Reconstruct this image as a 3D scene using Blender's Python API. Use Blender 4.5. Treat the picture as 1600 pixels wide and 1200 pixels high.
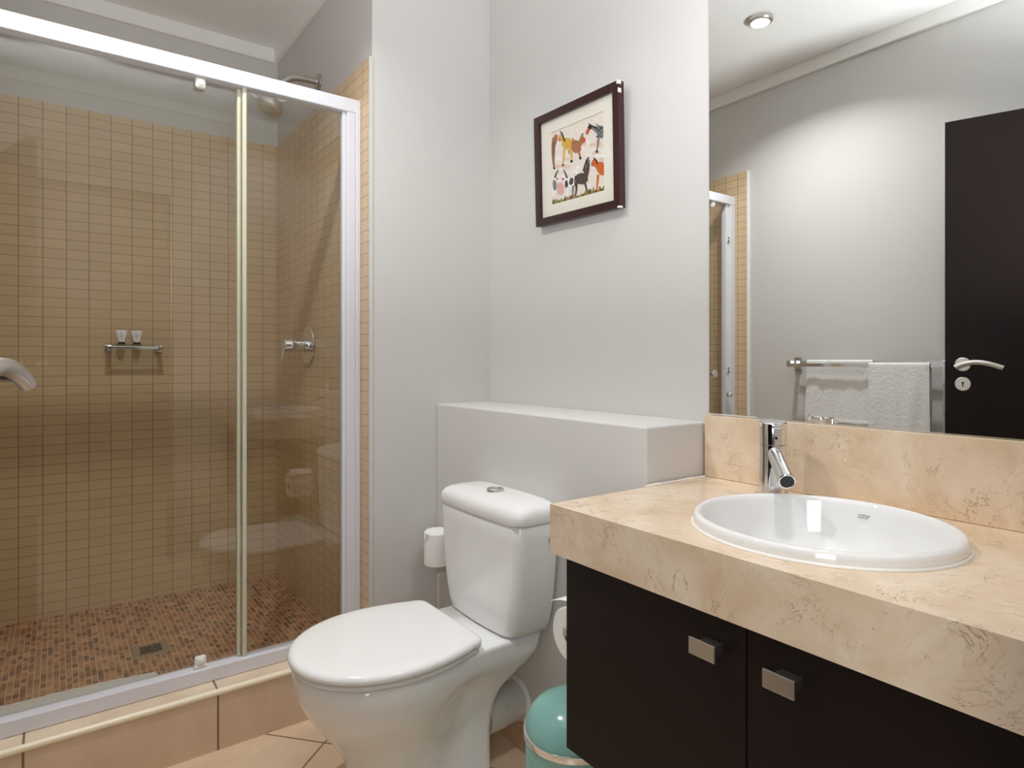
import bpy, bmesh, math, random
from mathutils import Vector, Matrix
random.seed(7)
C = bpy.context.scene.collection
for o in list(bpy.data.objects):
    bpy.data.objects.remove(o, do_unlink=True)
sc = bpy.context.scene

# ---------------------------------------------------------------- camera
CAM = Vector((1.976, -1.3346, 1.1349))
F_PX, YAW, SY = 978.73, 0.6298, -36.95
cd = bpy.data.cameras.new('camera')
cam = bpy.data.objects.new('camera', cd)
C.objects.link(cam)
cd.sensor_fit = 'HORIZONTAL'
cd.sensor_width = 36.0
cd.lens = 36.0 * F_PX / 1600.0
cd.shift_y = SY / 1600.0
cd.clip_start = 0.02
fw = Vector((-math.cos(YAW), math.sin(YAW), 0))
cam.location = CAM
cam.rotation_euler = fw.to_track_quat('-Z', 'Y').to_euler()
sc.camera = cam

# ---------------------------------------------------------------- world, light, exposure
w = bpy.data.worlds.new('world')
sc.world = w
w.use_nodes = True
w.node_tree.nodes['Background'].inputs[0].default_value = (0.9, 0.95, 1, 1)
w.node_tree.nodes['Background'].inputs[1].default_value = 0.3
sc.view_settings.view_transform = 'Standard'
sc.view_settings.look = 'None'
sc.view_settings.gamma = 1
sc.view_settings.use_curve_mapping = False
sc.view_settings.exposure = 0.24
LAMP_W = (9.0, 4.0)   # the two ceiling downlights
HALL_W = 4.0      # added fill light under the hallway ceiling, behind the camera
WARM = (1.0, 0.99, 0.985)
ZC = 2.614         # ceiling height
LAMPS = [(0.4186, -1.14), (1.46, -0.30)]
for i, (x, y) in enumerate(LAMPS):
    ld = bpy.data.lights.new('downlight_lamp', 'AREA')
    ld.shape = 'DISK'
    ld.size = 0.075
    ld.energy = LAMP_W[i]
    ld.color = WARM
    ld.spread = math.radians(132)
    lo = bpy.data.objects.new('downlight_lamp', ld)
    C.objects.link(lo)
    lo.location = (x, y, ZC - 0.021)
ld = bpy.data.lights.new('hallway_fill', 'AREA')  # unseen overhead fill, added to even out the brightness
ld.shape = 'DISK'
ld.size = 0.5
ld.energy = HALL_W
ld.color = (1.0, 0.995, 0.985)
lo = bpy.data.objects.new('hallway_fill', ld)
C.objects.link(lo)
lo.location = (2.75, -1.1, ZC - 0.03)
# added fill standing in for a camera flash bounced off the bathroom ceiling
ld = bpy.data.lights.new('bounce_flash_fill', 'AREA')
ld.shape = 'DISK'
ld.size = 0.34
ld.energy = 56.0
ld.color = (0.92, 0.96, 1.0)
lo = bpy.data.objects.new('bounce_flash_fill', ld)
C.objects.link(lo)
lo.location = (2.08, -1.28, 1.25)
lo.rotation_euler = (math.radians(180), 0, 0)      # faces the ceiling
# soft fill added out of view in the hallway, left of the doorway
ld = bpy.data.lights.new('hallway_side_fill', 'AREA')
ld.shape = 'RECTANGLE'
ld.size, ld.size_y = 0.6, 1.3
ld.energy = 13.5
ld.color = (0.92, 0.96, 1.0)
lo = bpy.data.objects.new('hallway_side_fill', ld)
C.objects.link(lo)
lo.location = (2.28, -1.98, 1.45)
lo.rotation_euler = Vector((-0.70, 0.72, -0.06)).to_track_quat('-Z', 'Y').to_euler()

# ---------------------------------------------------------------- material helpers
def srgb(r, g, b):
    f = lambda c: (c / 255 / 12.92) if c / 255 <= 0.04045 else ((c / 255 + 0.055) / 1.055) ** 2.4
    return (f(r), f(g), f(b), 1.0)

class NT:
    def __init__(s, name):
        s.m = bpy.data.materials.new(name)
        s.m.use_nodes = True
        s.t = s.m.node_tree
        s.p = s.t.nodes['Principled BSDF']
        s.out = s.t.nodes['Material Output']
    def n(s, typ, **kw):
        nd = s.t.nodes.new(typ)
        for k, v in kw.items():
            setattr(nd, k, v)
        return nd
    def l(s, a, b):
        s.t.links.new(a, b)
    def math(s, op, a, b=None, clamp=False):
        nd = s.n('ShaderNodeMath', operation=op, use_clamp=clamp)
        for i, v in enumerate((a, b)):
            if v is None:
                continue
            if hasattr(v, 'is_linked') or hasattr(v, 'node'):
                s.l(v, nd.inputs[i])
            else:
                nd.inputs[i].default_value = v
        return nd.outputs[0]
    def coords(s):
        return s.n('ShaderNodeTexCoord').outputs['Object']
    def mix(s, fac, a, b):
        nd = s.n('ShaderNodeMix', data_type='RGBA')
        if hasattr(fac, 'node'):
            s.l(fac, nd.inputs[0])
        else:
            nd.inputs[0].default_value = fac
        for i, v in ((6, a), (7, b)):
            if hasattr(v, 'node'):
                s.l(v, nd.inputs[i])
            else:
                nd.inputs[i].default_value = v
        return nd.outputs[2]
    def noise(s, vec, scale, detail=3, rough=0.5, dist=0.0):
        nd = s.n('ShaderNodeTexNoise')
        s.l(vec, nd.inputs['Vector'])
        nd.inputs['Scale'].default_value = scale
        nd.inputs['Detail'].default_value = detail
        nd.inputs['Roughness'].default_value = rough
        nd.inputs['Distortion'].default_value = dist
        return nd.outputs['Fac']
    def ramp(s, fac, stops):
        nd = s.n('ShaderNodeValToRGB')
        s.l(fac, nd.inputs[0])
        e = nd.color_ramp.elements
        while len(e) < len(stops):
            e.new(0.5)
        for i, (p, c) in enumerate(stops):
            e[i].position = p
            e[i].color = c
        return nd.outputs[0]
    def bump(s, h, strength=0.3, dist=0.002):
        nd = s.n('ShaderNodeBump')
        nd.inputs['Strength'].default_value = strength
        nd.inputs['Distance'].default_value = dist
        s.l(h, nd.inputs['Height'])
        s.l(nd.outputs[0], s.p.inputs['Normal'])
    def set(s, col=None, rough=None, metal=None, **kw):
        if col is not None:
            if hasattr(col, 'node'):
                s.l(col, s.p.inputs['Base Color'])
            else:
                s.p.inputs['Base Color'].default_value = col
        if rough is not None:
            s.p.inputs['Roughness'].default_value = rough
        if metal is not None:
            s.p.inputs['Metallic'].default_value = metal
        for k, v in kw.items():
            s.p.inputs[k].default_value = v
        return s.m

def plain(name, col, rough=0.5, metal=0.0, nscale=40.0, amount=0.05, bump=0.0, **kw):
    t = NT(name)
    co = t.coords()
    nz = t.noise(co, nscale, 4)
    dark = tuple(c * (1 - amount) for c in col[:3]) + (1,)
    lite = tuple(min(1, c * (1 + amount)) for c in col[:3]) + (1,)
    t.set(t.mix(nz, dark, lite), rough, metal, **kw)
    if bump:
        t.bump(t.noise(co, nscale * 4, 3), bump, 0.001)
    return t.m

def glass(name, tint=(0.97, 0.985, 0.975, 1), base=0.04):
    t = NT(name)
    t.t.nodes.remove(t.p)
    lw = t.n('ShaderNodeLayerWeight')
    lw.inputs['Blend'].default_value = 0.5
    p5 = t.math('POWER', lw.outputs['Facing'], 5.0)
    fac = t.math('ADD', t.math('MULTIPLY', p5, 1 - base), base)
    tr = t.n('ShaderNodeBsdfTransparent')
    tr.inputs[0].default_value = tint
    gl = t.n('ShaderNodeBsdfGlossy')
    gl.inputs['Roughness'].default_value = 0.0
    mx = t.n('ShaderNodeMixShader')
    t.l(fac, mx.inputs[0]); t.l(tr.outputs[0], mx.inputs[1]); t.l(gl.outputs[0], mx.inputs[2])
    t.l(mx.outputs[0], t.out.inputs[0])
    return t.m

def grid(t, ax, pitch, off, grout, angle=0.0):
    """per-axis grout mask and cell ids; ax = two of 'XYZ'"""
    co = t.coords()
    if angle:
        mp = t.n('ShaderNodeMapping')
        mp.inputs['Rotation'].default_value = (0, 0, -angle)
        t.l(co, mp.inputs[0]); co2 = mp.outputs[0]
    else:
        co2 = co
    sp = t.n('ShaderNodeSeparateXYZ'); t.l(co2, sp.inputs[0])
    ids, ms = [], []
    for k in range(2):
        v = t.math('DIVIDE', t.math('SUBTRACT', sp.outputs[ax[k]], off[k]), pitch[k])
        fl = t.math('FLOOR', v)
        fr = t.math('SUBTRACT', v, fl)
        d = t.math('MULTIPLY', t.math('SUBTRACT', 0.5, t.math('ABSOLUTE', t.math('SUBTRACT', fr, 0.5))), pitch[k])
        g = grout[k] / 2
        ms.append(t.math('SUBTRACT', 1.0, t.math('DIVIDE', t.math('SUBTRACT', d, g * 0.7), g * 0.6), clamp=True))
        ids.append(fl)
    cb = t.n('ShaderNodeCombineXYZ'); t.l(ids[0], cb.inputs[0]); t.l(ids[1], cb.inputs[1])
    wn = t.n('ShaderNodeTexWhiteNoise', noise_dimensions='2D'); t.l(cb.outputs[0], wn.inputs['Vector'])
    return co, ms[0], ms[1], wn

def tile_mat(name, ax, off, pitch=(0.07538, 0.0389), tint=1.0):
    t = NT(name)
    co, m1, m2, wn = grid(t, ax, pitch, off, (0.0030, 0.0022))
    base = t.mix(wn.outputs['Value'], srgb(214 * tint, 190 * tint, 154 * tint), srgb(223 * tint, 200 * tint, 165 * tint))
    blot = t.noise(co, 5.0, 4, 0.6)
    base = t.mix(t.math('MULTIPLY', blot, 0.45), base, srgb(217 * tint, 186 * tint, 150 * tint))
    fine = t.noise(co, 160, 3, 0.7)
    base = t.mix(t.math('MULTIPLY', fine, 0.25), base, srgb(176, 146, 108))
    m = t.math('MAXIMUM', m1, m2)
    # the joints are patchy: some runs darker than others
    pt = t.math('ADD', t.math('MULTIPLY', t.noise(co, 3.5, 2), 0.5), 0.35)
    col = t.mix(t.math('MULTIPLY', m, pt, clamp=True), base, srgb(88, 70, 50))
    t.set(col, 0.35)
    t.bump(t.math('ADD', t.math('MULTIPLY', m, -1.0), t.math('MULTIPLY', fine, 0.25)), 0.25, 0.0015)
    return t.m

def mosaic_mat():
    t = NT('shower_floor_mosaic')
    co, m1, m2, wn = grid(t, 'YX', (0.0166, 0.0250), (0.004, 0.0), (0.0021, 0.0018))
    v = t.math('ADD', t.math('MULTIPLY', wn.outputs['Value'], 0.92), t.math('MULTIPLY', t.noise(co, 9, 2), 0.08))
    base = t.ramp(v, [(0.0, srgb(96, 76, 64)), (0.16, srgb(128, 92, 70)), (0.34, srgb(164, 114, 84)),
                      (0.52, srgb(186, 134, 98)), (0.68, srgb(174, 134, 104)), (0.84, srgb(200, 156, 118)), (1.0, srgb(138, 120, 104))])
    col = t.mix(m1, t.mix(t.math('MULTIPLY', m2, 0.55), base, srgb(104, 78, 60)), srgb(206, 184, 156))
    t.set(col, 0.55)
    t.bump(t.math('MULTIPLY', t.math('MAXIMUM', m1, m2), -1.0), 0.3, 0.0015)
    return t.m

def stone_tile(name, ax, pitch, off, gw, angle=0.0, tint=(218, 194, 166)):
    t = NT(name)
    co, m1, m2, wn = grid(t, ax, pitch, off, (gw, gw), angle)
    a = srgb(*tint); b = srgb(tint[0] + 12, tint[1] + 12, tint[2] + 14); c = srgb(tint[0] - 14, tint[1] - 18, tint[2] - 20)
    n1 = t.noise(co, 5, 6, 0.6, 0.4)
    base = t.ramp(n1, [(0.25, c), (0.5, a), (0.75, b)])
    base = t.mix(t.math('MULTIPLY', wn.outputs['Value'], 0.3), base, c)
    m = t.math('MAXIMUM', m1, m2)
    t.set(t.mix(m, base, srgb(120, 98, 80)), 0.32)
    t.bump(t.math('MULTIPLY', m, -1.0), 0.3, 0.002)
    return t.m

def marble_mat():
    t = NT('cream_marble')
    co = t.coords()
    n1 = t.noise(co, 7, 6, 0.62, 0.6)
    base = t.ramp(n1, [(0.25, srgb(206, 178, 146)), (0.43, srgb(224, 201, 172)), (0.60, srgb(236, 219, 197)), (0.78, srgb(220, 192, 160))])
    n2 = t.noise(co, 60, 4, 0.7)
    base = t.mix(t.math('MULTIPLY', n2, 0.35), base, srgb(216, 190, 161))
    # thin brown veins: zero crossings of stretched, distorted noise
    wv = t.noise(co, 9, 5, 0.65, 2.2)
    d = t.math('ABSOLUTE', t.math('SUBTRACT', wv, 0.5))
    line = t.math('SUBTRACT', 1.0, t.math('DIVIDE', d, 0.013), clamp=True)
    gate = t.math('MULTIPLY', t.math('SUBTRACT', t.noise(co, 11, 2), 0.48), 7.0, clamp=True)
    vein = t.math('MULTIPLY', t.math('MULTIPLY', line, gate), 0.72)
    base = t.mix(vein, base, srgb(142, 104, 66))
    wv2 = t.noise(co, 26, 4, 0.6, 1.6)
    d2 = t.math('ABSOLUTE', t.math('SUBTRACT', wv2, 0.47))
    line2 = t.math('SUBTRACT', 1.0, t.math('DIVIDE', d2, 0.010), clamp=True)
    gate2 = t.math('MULTIPLY', t.math('SUBTRACT', t.noise(co, 16, 2), 0.50), 8.0, clamp=True)
    base = t.mix(t.math('MULTIPLY', t.math('MULTIPLY', line2, gate2), 0.62), base, srgb(176, 136, 92))
    # pale shell flecks
    fl = t.n('ShaderNodeTexVoronoi'); fl.inputs['Scale'].default_value = 22; t.l(co, fl.inputs['Vector'])
    fk = t.math('MULTIPLY', t.math('SUBTRACT', 0.13, fl.outputs['Distance']), 9.0, clamp=True)
    gk = t.math('MULTIPLY', t.math('SUBTRACT', t.noise(co, 13, 1), 0.50), 8.0, clamp=True)
    base = t.mix(t.math('MULTIPLY', fk, gk), base, srgb(240, 224, 200))
    t.set(base, 0.16)
    return t.m

def wood_mat(name, c1, c2, rough, axis='Z', spec=0.5):
    t = NT(name)
    co = t.coords()
    mp = t.n('ShaderNodeMapping')
    mp.inputs['Scale'].default_value = (60, 60, 3) if axis == 'Z' else (3, 60, 60)
    t.l(co, mp.inputs[0])
    n1 = t.noise(mp.outputs[0], 2.5, 4, 0.6)
    t.set(t.mix(n1, c1, c2), rough)
    t.p.inputs['Specular IOR Level'].default_value = spec
    t.bump(n1, 0.15, 0.0006)
    return t.m

def towel_mat():
    t = NT('white_terry')
    co = t.coords()
    n1 = t.noise(co, 230, 3, 0.6)
    n2 = t.noise(co, 60, 3, 0.6)
    t.set(t.mix(n2, srgb(228, 228, 226), srgb(244, 244, 243)), 0.95)
    t.bump(t.math('ADD', n1, n2), 0.9, 0.004)
    return t.m

WALL = plain('grey_wall_paint', srgb(209, 207, 204), 0.55, nscale=6, amount=0.012, bump=0.05)
HALLP = plain('dimmed_hallway_paint', srgb(120, 112, 104), 0.6, nscale=6, amount=0.02)  # darkened so the hallway looks dim in the shower glass reflection
CEIL = plain('ceiling_paint', srgb(238, 237, 235), 0.7, nscale=5, amount=0.012)
CORN = plain('cornice_paint', srgb(242, 241, 238), 0.5, nscale=9, amount=0.02)
FLOOR = stone_tile('floor_stone_tile', 'XY', (0.45, 0.45), (-0.3425, -0.6165), 0.0055, math.radians(41))
CERAMIC = plain('white_ceramic', srgb(236, 236, 235), 0.04, nscale=3, amount=0.008, IOR=1.62)
SEATM = plain('white_seat_plastic', srgb(238, 238, 237), 0.13, nscale=3, amount=0.008)
CHROME = plain('chrome', (0.80, 0.80, 0.81, 1), 0.07, 1.0, nscale=30, amount=0.02)
STEEL = plain('brushed_steel', (0.62, 0.60, 0.57, 1), 0.30, 1.0, nscale=120, amount=0.08)
SATIN = plain('satin_handle_metal', (0.58, 0.55, 0.52, 1), 0.34, 1.0, nscale=90, amount=0.04)
MARBLE = marble_mat()
WENGE = wood_mat('wenge_veneer', srgb(19, 11, 10), srgb(28, 16, 14), 0.5, spec=0.25)
DOORW = wood_mat('dark_door_veneer', srgb(24, 17, 17), srgb(35, 25, 24), 0.42, spec=0.18)
FRAMEP = plain('white_powder_coat', srgb(222, 223, 230), 0.28, nscale=20, amount=0.01)
SEALP = plain('cream_pvc_seal', srgb(205, 203, 182), 0.25, nscale=30, amount=0.03)
WHITEP = plain('white_nylon', srgb(232, 230, 222), 0.35, nscale=30, amount=0.02)
GLASS = glass('shower_glass', (0.962, 0.970, 0.95, 1), 0.058)
PGLASS = glass('picture_glass', (0.99, 0.99, 0.99, 1), 0.02)
TUBG = glass('shelf_glass', (0.9, 0.95, 0.93, 1))
TERRY = towel_mat()
TEAL = plain('teal_enamel', srgb(136, 187, 180), 0.16, nscale=8, amount=0.03)
PAPER = plain('toilet_paper', srgb(240, 239, 235), 0.95, nscale=70, amount=0.03, bump=0.2)
CARD = plain('cardboard', srgb(150, 100, 60), 0.9, nscale=60, amount=0.08)
SILIC = plain('white_sealant', srgb(236, 234, 228), 0.4, nscale=50, amount=0.03)
BLACKP = plain('dark_plastic', srgb(28, 28, 30), 0.4, nscale=30, amount=0.05)
PIPEM = plain('grey_white_pvc', srgb(212, 210, 204), 0.4, nscale=14, amount=0.03)
LOGOM = plain('logo_ink', srgb(40, 52, 66), 0.4, nscale=30, amount=0.02)
PFRAME = wood_mat('mahogany_frame', srgb(44, 19, 20), srgb(58, 26, 26), 0.3)
MATB = plain('cream_mat_board', srgb(240, 236, 222), 0.9, nscale=80, amount=0.015)
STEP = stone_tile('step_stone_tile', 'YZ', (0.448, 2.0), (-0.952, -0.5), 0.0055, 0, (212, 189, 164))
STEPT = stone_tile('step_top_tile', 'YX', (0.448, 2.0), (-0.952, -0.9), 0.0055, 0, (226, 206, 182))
SKIRT = stone_tile('skirting_tile', 'XZ', (0.45, 2.0), (0.1, -0.5), 0.004, 0, (196, 168, 138))
BEAD = plain('cream_bead', srgb(242, 232, 206), 0.3, nscale=12, amount=0.03)
MOSAIC = mosaic_mat()
TILE_B = tile_mat('shower_tile_facing_room', 'YZ', (-1.4503, 1.1890))
TILE_S = tile_mat('shower_tile_side', 'XZ', (-0.5832, 1.1845))
DARK = plain('grout_black', srgb(18, 17, 16), 0.7, nscale=20, amount=0.1)
mt = NT('mirror_silver'); MIRROR = mt.set((0.90, 0.915, 0.90, 1), 0.0, 1.0)
MIRROR_E = plain('mirror_glass_edge', srgb(186, 190, 184), 0.15, nscale=20, amount=0.05)
mt = NT('lamp_glow'); mt.set((1, 1, 1, 1), 0.5)
mt.p.inputs['Emission Color'].default_value = (1.0, 0.95, 0.85, 1); mt.p.inputs['Emission Strength'].default_value = 2.5
GLOW = mt.m

# ---------------------------------------------------------------- mesh helpers
def mesh_obj(name, bm, mats, parent=None, smooth=False, base=None, angle=35):
    bmesh.ops.recalc_face_normals(bm, faces=bm.faces[:])
    if base is not None:
        bmesh.ops.translate(bm, verts=bm.verts[:], vec=-Vector(base))
    me = bpy.data.meshes.new(name)
    bm.to_mesh(me); bm.free()
    o = bpy.data.objects.new(name, me)
    C.objects.link(o)
    for m in (mats if isinstance(mats, (list, tuple)) else [mats]):
        me.materials.append(m)
    if smooth:
        for p in me.polygons:
            p.use_smooth = True
        me.set_sharp_from_angle(angle=math.radians(angle))
    if parent is not None:
        o.parent = parent
    return o

def root_of(p):
    while p.parent is not None:
        p = p.parent
    return p

def part(name, bm, mats, parent, smooth=False, label=None, angle=35):
    o = mesh_obj(name, bm, mats, parent, smooth, base=root_of(parent).location, angle=angle)
    if label:
        o['label'] = label
    return o

def thing(name, label, cat, loc, group=None):
    o = bpy.data.objects.new(name, None)
    C.objects.link(o)
    o.location = loc
    o.empty_display_size = 0.05
    o['label'] = label; o['category'] = cat
    if group:
        o['group'] = group
    return o

def solo(name, bm, mats, label, cat, base, smooth=False, group=None, angle=35):
    o = mesh_obj(name, bm, mats, None, smooth, base=base, angle=angle)
    o.location = base
    o['label'] = label; o['category'] = cat
    if group:
        o['group'] = group
    return o

def struct(name, bm, mats, label, cat, smooth=False):
    o = mesh_obj(name, bm, mats, None, smooth)
    o['kind'] = 'structure'; o['label'] = label; o['category'] = cat
    return o

def add_box(bm, x0, x1, y0, y1, z0, z1, bev=0.0, seg=2, mat=0, M=None):
    vs = [bm.verts.new((x, y, z)) for x in (x0, x1) for y in (y0, y1) for z in (z0, z1)]
    idx = [(0, 1, 3, 2), (4, 6, 7, 5), (0, 4, 5, 1), (2, 3, 7, 6), (0, 2, 6, 4), (1, 5, 7, 3)]
    fs = [bm.faces.new([vs[i] for i in f]) for f in idx]
    for f in fs:
        f.material_index = mat
    if bev:
        es = list({e for f in fs for e in f.edges})
        r = bmesh.ops.bevel(bm, geom=es, offset=bev, segments=seg, profile=0.5, affect='EDGES')
        for f in r['faces']:
            f.material_index = mat
        vs = list({v for f in r['faces'] for v in f.verts} | {v for v in vs if v.is_valid})
    if M is not None:
        bmesh.ops.transform(bm, matrix=M, verts=[v for v in vs if v.is_valid])
    return bm

def box(*a, **k):
    return add_box(bmesh.new(), *a, **k)

def loft(bm, rings, cap0=True, cap1=True, closed=True, mat=0):
    rv = [[bm.verts.new(p) for p in r] for r in rings]
    n = len(rv[0])
    for a, b in zip(rv[:-1], rv[1:]):
        for i in range(n if closed else n - 1):
            j = (i + 1) % n
            f = bm.faces.new((a[i], a[j], b[j], b[i])); f.material_index = mat
    if cap0:
        f = bm.faces.new(rv[0][::-1]); f.material_index = mat
    if cap1:
        f = bm.faces.new(rv[-1]); f.material_index = mat
    return bm

def frame_of(d):
    d = Vector(d).normalized()
    up = Vector((0, 0, 1)) if abs(d.z) < 0.95 else Vector((1, 0, 0))
    a = d.cross(up).normalized()
    return a, d.cross(a).normalized(), d

def add_tube(bm, pts, r, seg=20, cap=True, mat=0):
    pts = [Vector(p) for p in pts]
    rs = r if isinstance(r, (list, tuple)) else [r] * len(pts)
    rings = []
    pa = None
    for i, p in enumerate(pts):
        d = (pts[min(i + 1, len(pts) - 1)] - pts[max(i - 1, 0)]).normalized()
        if pa is None:
            a, b, _ = frame_of(d)
        else:
            a = (pa - d * pa.dot(d)).normalized(); b = d.cross(a).normalized()
        pa = a
        rings.append([p + (a * math.cos(2 * math.pi * k / seg) + b * math.sin(2 * math.pi * k / seg)) * rs[i] for k in range(seg)])
    return loft(bm, rings, cap, cap, mat=mat)

def tube(*a, **k):
    return add_tube(bmesh.new(), *a, **k)

def add_lathe(bm, prof, origin, axis=(0, 0, 1), seg=40, sx=1.0, sy=1.0, mat=0, cap0=True, cap1=True):
    """prof: list of (radius, height) along axis"""
    a, b, d = frame_of(axis)
    if abs(d.z) > 0.95:
        a, b = Vector((1, 0, 0)), Vector((0, 1, 0))
    o = Vector(origin)
    rings = [[o + d * h + a * (r * sx * math.cos(2 * math.pi * k / seg)) + b * (r * sy * math.sin(2 * math.pi * k / seg)) for k in range(seg)] for r, h in prof]
    return loft(bm, rings, cap0, cap1, mat=mat)

def lathe(*a, **k):
    return add_lathe(bmesh.new(), *a, **k)

def bez(p0, p1, p2, n=10):
    p0, p1, p2 = Vector(p0), Vector(p1), Vector(p2)
    return [p0 * (1 - t) ** 2 + p1 * 2 * t * (1 - t) + p2 * t * t for t in [i / n for i in range(n + 1)]]

# ---------------------------------------------------------------- the room
R = 1.677          # opposite wall at y = -R
ZT = 2.1518        # top of the shower tiling
YS = -0.4866       # shower side wall (tiled face)
XB = -1.10         # shower back wall (tiled face)
XR = 1.84          # right wall, with the doorway the camera looks through
DY0, DY1, DZ = -1.648, -0.80, 2.05
TT = 0.012         # tile slab proud of the plaster

struct('floor', box(-0.12, 3.7, -R - 0.9, 0.6, -0.1, 0.0), FLOOR, 'beige stone tiles laid diagonally on the bathroom floor', 'floor')
struct('ceiling', box(XB - 0.15, XR + 0.1, -R - 0.1, 0.1, ZC, ZC + 0.1), CEIL, 'off white painted ceiling over room and shower', 'ceiling')
struct('wall_back', box(0, XR + 0.1, 0.0, 0.1, 0, ZC), WALL, 'light grey wall with the picture and the mirror', 'wall')
struct('wall_end', box(XB - 0.15, 0.0, YS + TT, 0.1, 0, ZC, bev=0.003), WALL, 'light grey wall block between shower and toilet corner', 'wall')
struct('wall_shower_rear', box(XB - 0.15, XB - TT, -R - 0.1, YS + TT, 0, ZC), WALL, 'grey painted wall above the tiles at the back of the shower', 'wall')
struct('wall_opposite', box(XB - 0.15, XR + 0.1, -R - TT - 0.1, -R - TT, 0, ZC), WALL, 'light grey wall with the towel rail, seen in the mirror', 'wall')
bm = bmesh.new()
add_box(bm, XR, XR + 0.1, DY1, 0.0, 0, ZC)
add_box(bm, XR, XR + 0.1, -R - TT, DY0, 0, ZC)
add_box(bm, XR, XR + 0.1, DY0, DY1, DZ, ZC)
struct('wall_right', bm, WALL, 'grey wall with the doorway at the right end of the vanity', 'wall')
bm = bmesh.new()
add_box(bm, 3.6, 3.7, -R - 0.9, 0.6, 0, ZC)
add_box(bm, XR + 0.1, 3.6, -R - 0.9, -R - 0.8, 0, ZC)
add_box(bm, XR + 0.1, 3.6, 0.5, 0.6, 0, ZC)
add_box(bm, XR, XR + 0.1, -R - 0.9, -R - TT - 0.1, 0, ZC)
add_box(bm, XR, XR + 0.1, 0.1, 0.6, 0, ZC)
add_box(bm, XR + 0.1, 3.7, -R - 0.9, 0.6, ZC, ZC + 0.1)
struct('wall_hallway', bm, HALLP, 'plain hallway walls outside the bathroom doorway', 'wall')
bm = bmesh.new()
add_box(bm, XR - 0.004, XR + 0.11, DY0 - 0.02, DY0 + 0.012, 0, DZ + 0.02, 0.002)
add_box(bm, XR + 0.02, XR + 0.11, DY1 - 0.012, DY1 + 0.02, 0, DZ + 0.02, 0.002)
add_box(bm, XR - 0.004, XR + 0.11, DY0 + 0.012, DY1 - 0.012, DZ - 0.012, DZ + 0.02, 0.002)
struct('trim_1', bm, DOORW, 'dark wooden lining around the bathroom doorway', 'door frame')

# tiled slabs of the shower
struct('wall_shower_back', box(XB - TT, XB, -R, YS, 0.05, ZT), TILE_B, 'shower back wall of small beige stacked tiles', 'tiled wall')
struct('wall_shower_right', box(XB, -0.0005, YS, YS + TT, 0.0, ZT), TILE_S, 'right shower wall of small beige tiles with the mixer', 'tiled wall')
struct('wall_shower_left', box(XB, -0.0005, -R - TT, -R, 0.0, ZT), TILE_S, 'left shower wall of small beige tiles seen in mirror', 'tiled wall')
struct('trim_2', box(-0.0005, 0.003, YS - 0.0003, YS + TT + 0.002, 0.17, ZT + 0.002, 0.001), WALL, 'thin white edge strip on the outer shower tile corner', 'tile trim')
struct('trim_3', box(-0.0005, 0.012, -R - TT, -R + 0.001, 0.17, ZT + 0.003, 0.002), CORN, 'thin white edge strip of the left shower wall, seen in mirror', 'tile trim')
struct('shower_floor', box(XB, -0.10, -R, YS, 0.0, 0.12), MOSAIC, 'shower floor of tiny brown mosaic tiles', 'shower floor')
# kerb under the shower screen
struct('shower_step', box(-0.10, -0.0015, -R, YS, 0.0, 0.168), STEP, 'beige tiled step below the shower screen', 'step')
struct('shower_step_top', box(-0.105, -0.0015, -R, YS, 0.168, 0.173), STEPT, 'pale tile top of the shower step', 'step')
bm = tube([(-0.006, y, 0.167) for y in (-R, -1.2, -0.8, YS + 0.001)], 0.0095, 14)
struct('trim_4', bm, BEAD, 'cream rounded bead along the edge of the shower step', 'edge bead', smooth=True)

# cornices: flat boards under the ceiling
CZ, CT = 2.5495, 0.02
def cornice(n, b, label):
    struct(n, b, CORN, label, 'cornice')
cornice('trim_5', box(XB - TT, XB - TT + CT, -R - TT, YS + TT, CZ, ZC, 0.002), 'white cornice board above the back wall of the shower')
cornice('trim_6', box(XB - TT + CT, 0.0, YS + TT - CT, YS + TT, CZ, ZC, 0.002), 'white cornice board above the right wall of the shower')
cornice('trim_7', box(XB - TT + CT, XR, -R - TT, -R - TT + CT, CZ, ZC, 0.002), 'white cornice board above the opposite wall, seen in the mirror')
cornice('trim_8', box(0.0, CT, YS + TT - CT, 0.0, CZ, ZC, 0.002), 'white cornice board above the end wall')
cornice('trim_9', box(CT, XR, -CT, 0.0, CZ, ZC, 0.002), 'white cornice board above the mirror wall')
cornice('trim_10', box(XR - CT, XR, -R, -CT, CZ, ZC, 0.002), 'white cornice board above the right wall')

# boxed-in ledge behind the toilet
LX, LD, LZ = 0.9893, 0.2308, 0.9802
struct('wall_ledge', box(0.0, LX, -LD, 0.0, 0.0, LZ, 0.006, 3), WALL, 'grey plastered ledge boxed in behind the toilet', 'ledge', smooth=True)
struct('baseboard_ledge', box(0.0, 1.35, -LD - 0.010, -LD, 0.0, 0.085, 0.0015), SKIRT, 'beige tile skirting along the foot of the ledge', 'skirting')
bm = bmesh.new()
add_box(bm, 0.0, 0.010, YS + TT + 0.005, -LD - 0.010, 0.0, 0.085, 0.0015)
struct('baseboard_end', bm, SKIRT, 'beige tile skirting below the end wall', 'skirting')
struct('baseboard_opposite', box(0.012, XR, -R - TT, -R - TT + 0.012, 0.0, 0.085, 0.0015), SKIRT, 'beige tile skirting below the towel rail wall', 'skirting')

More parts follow.
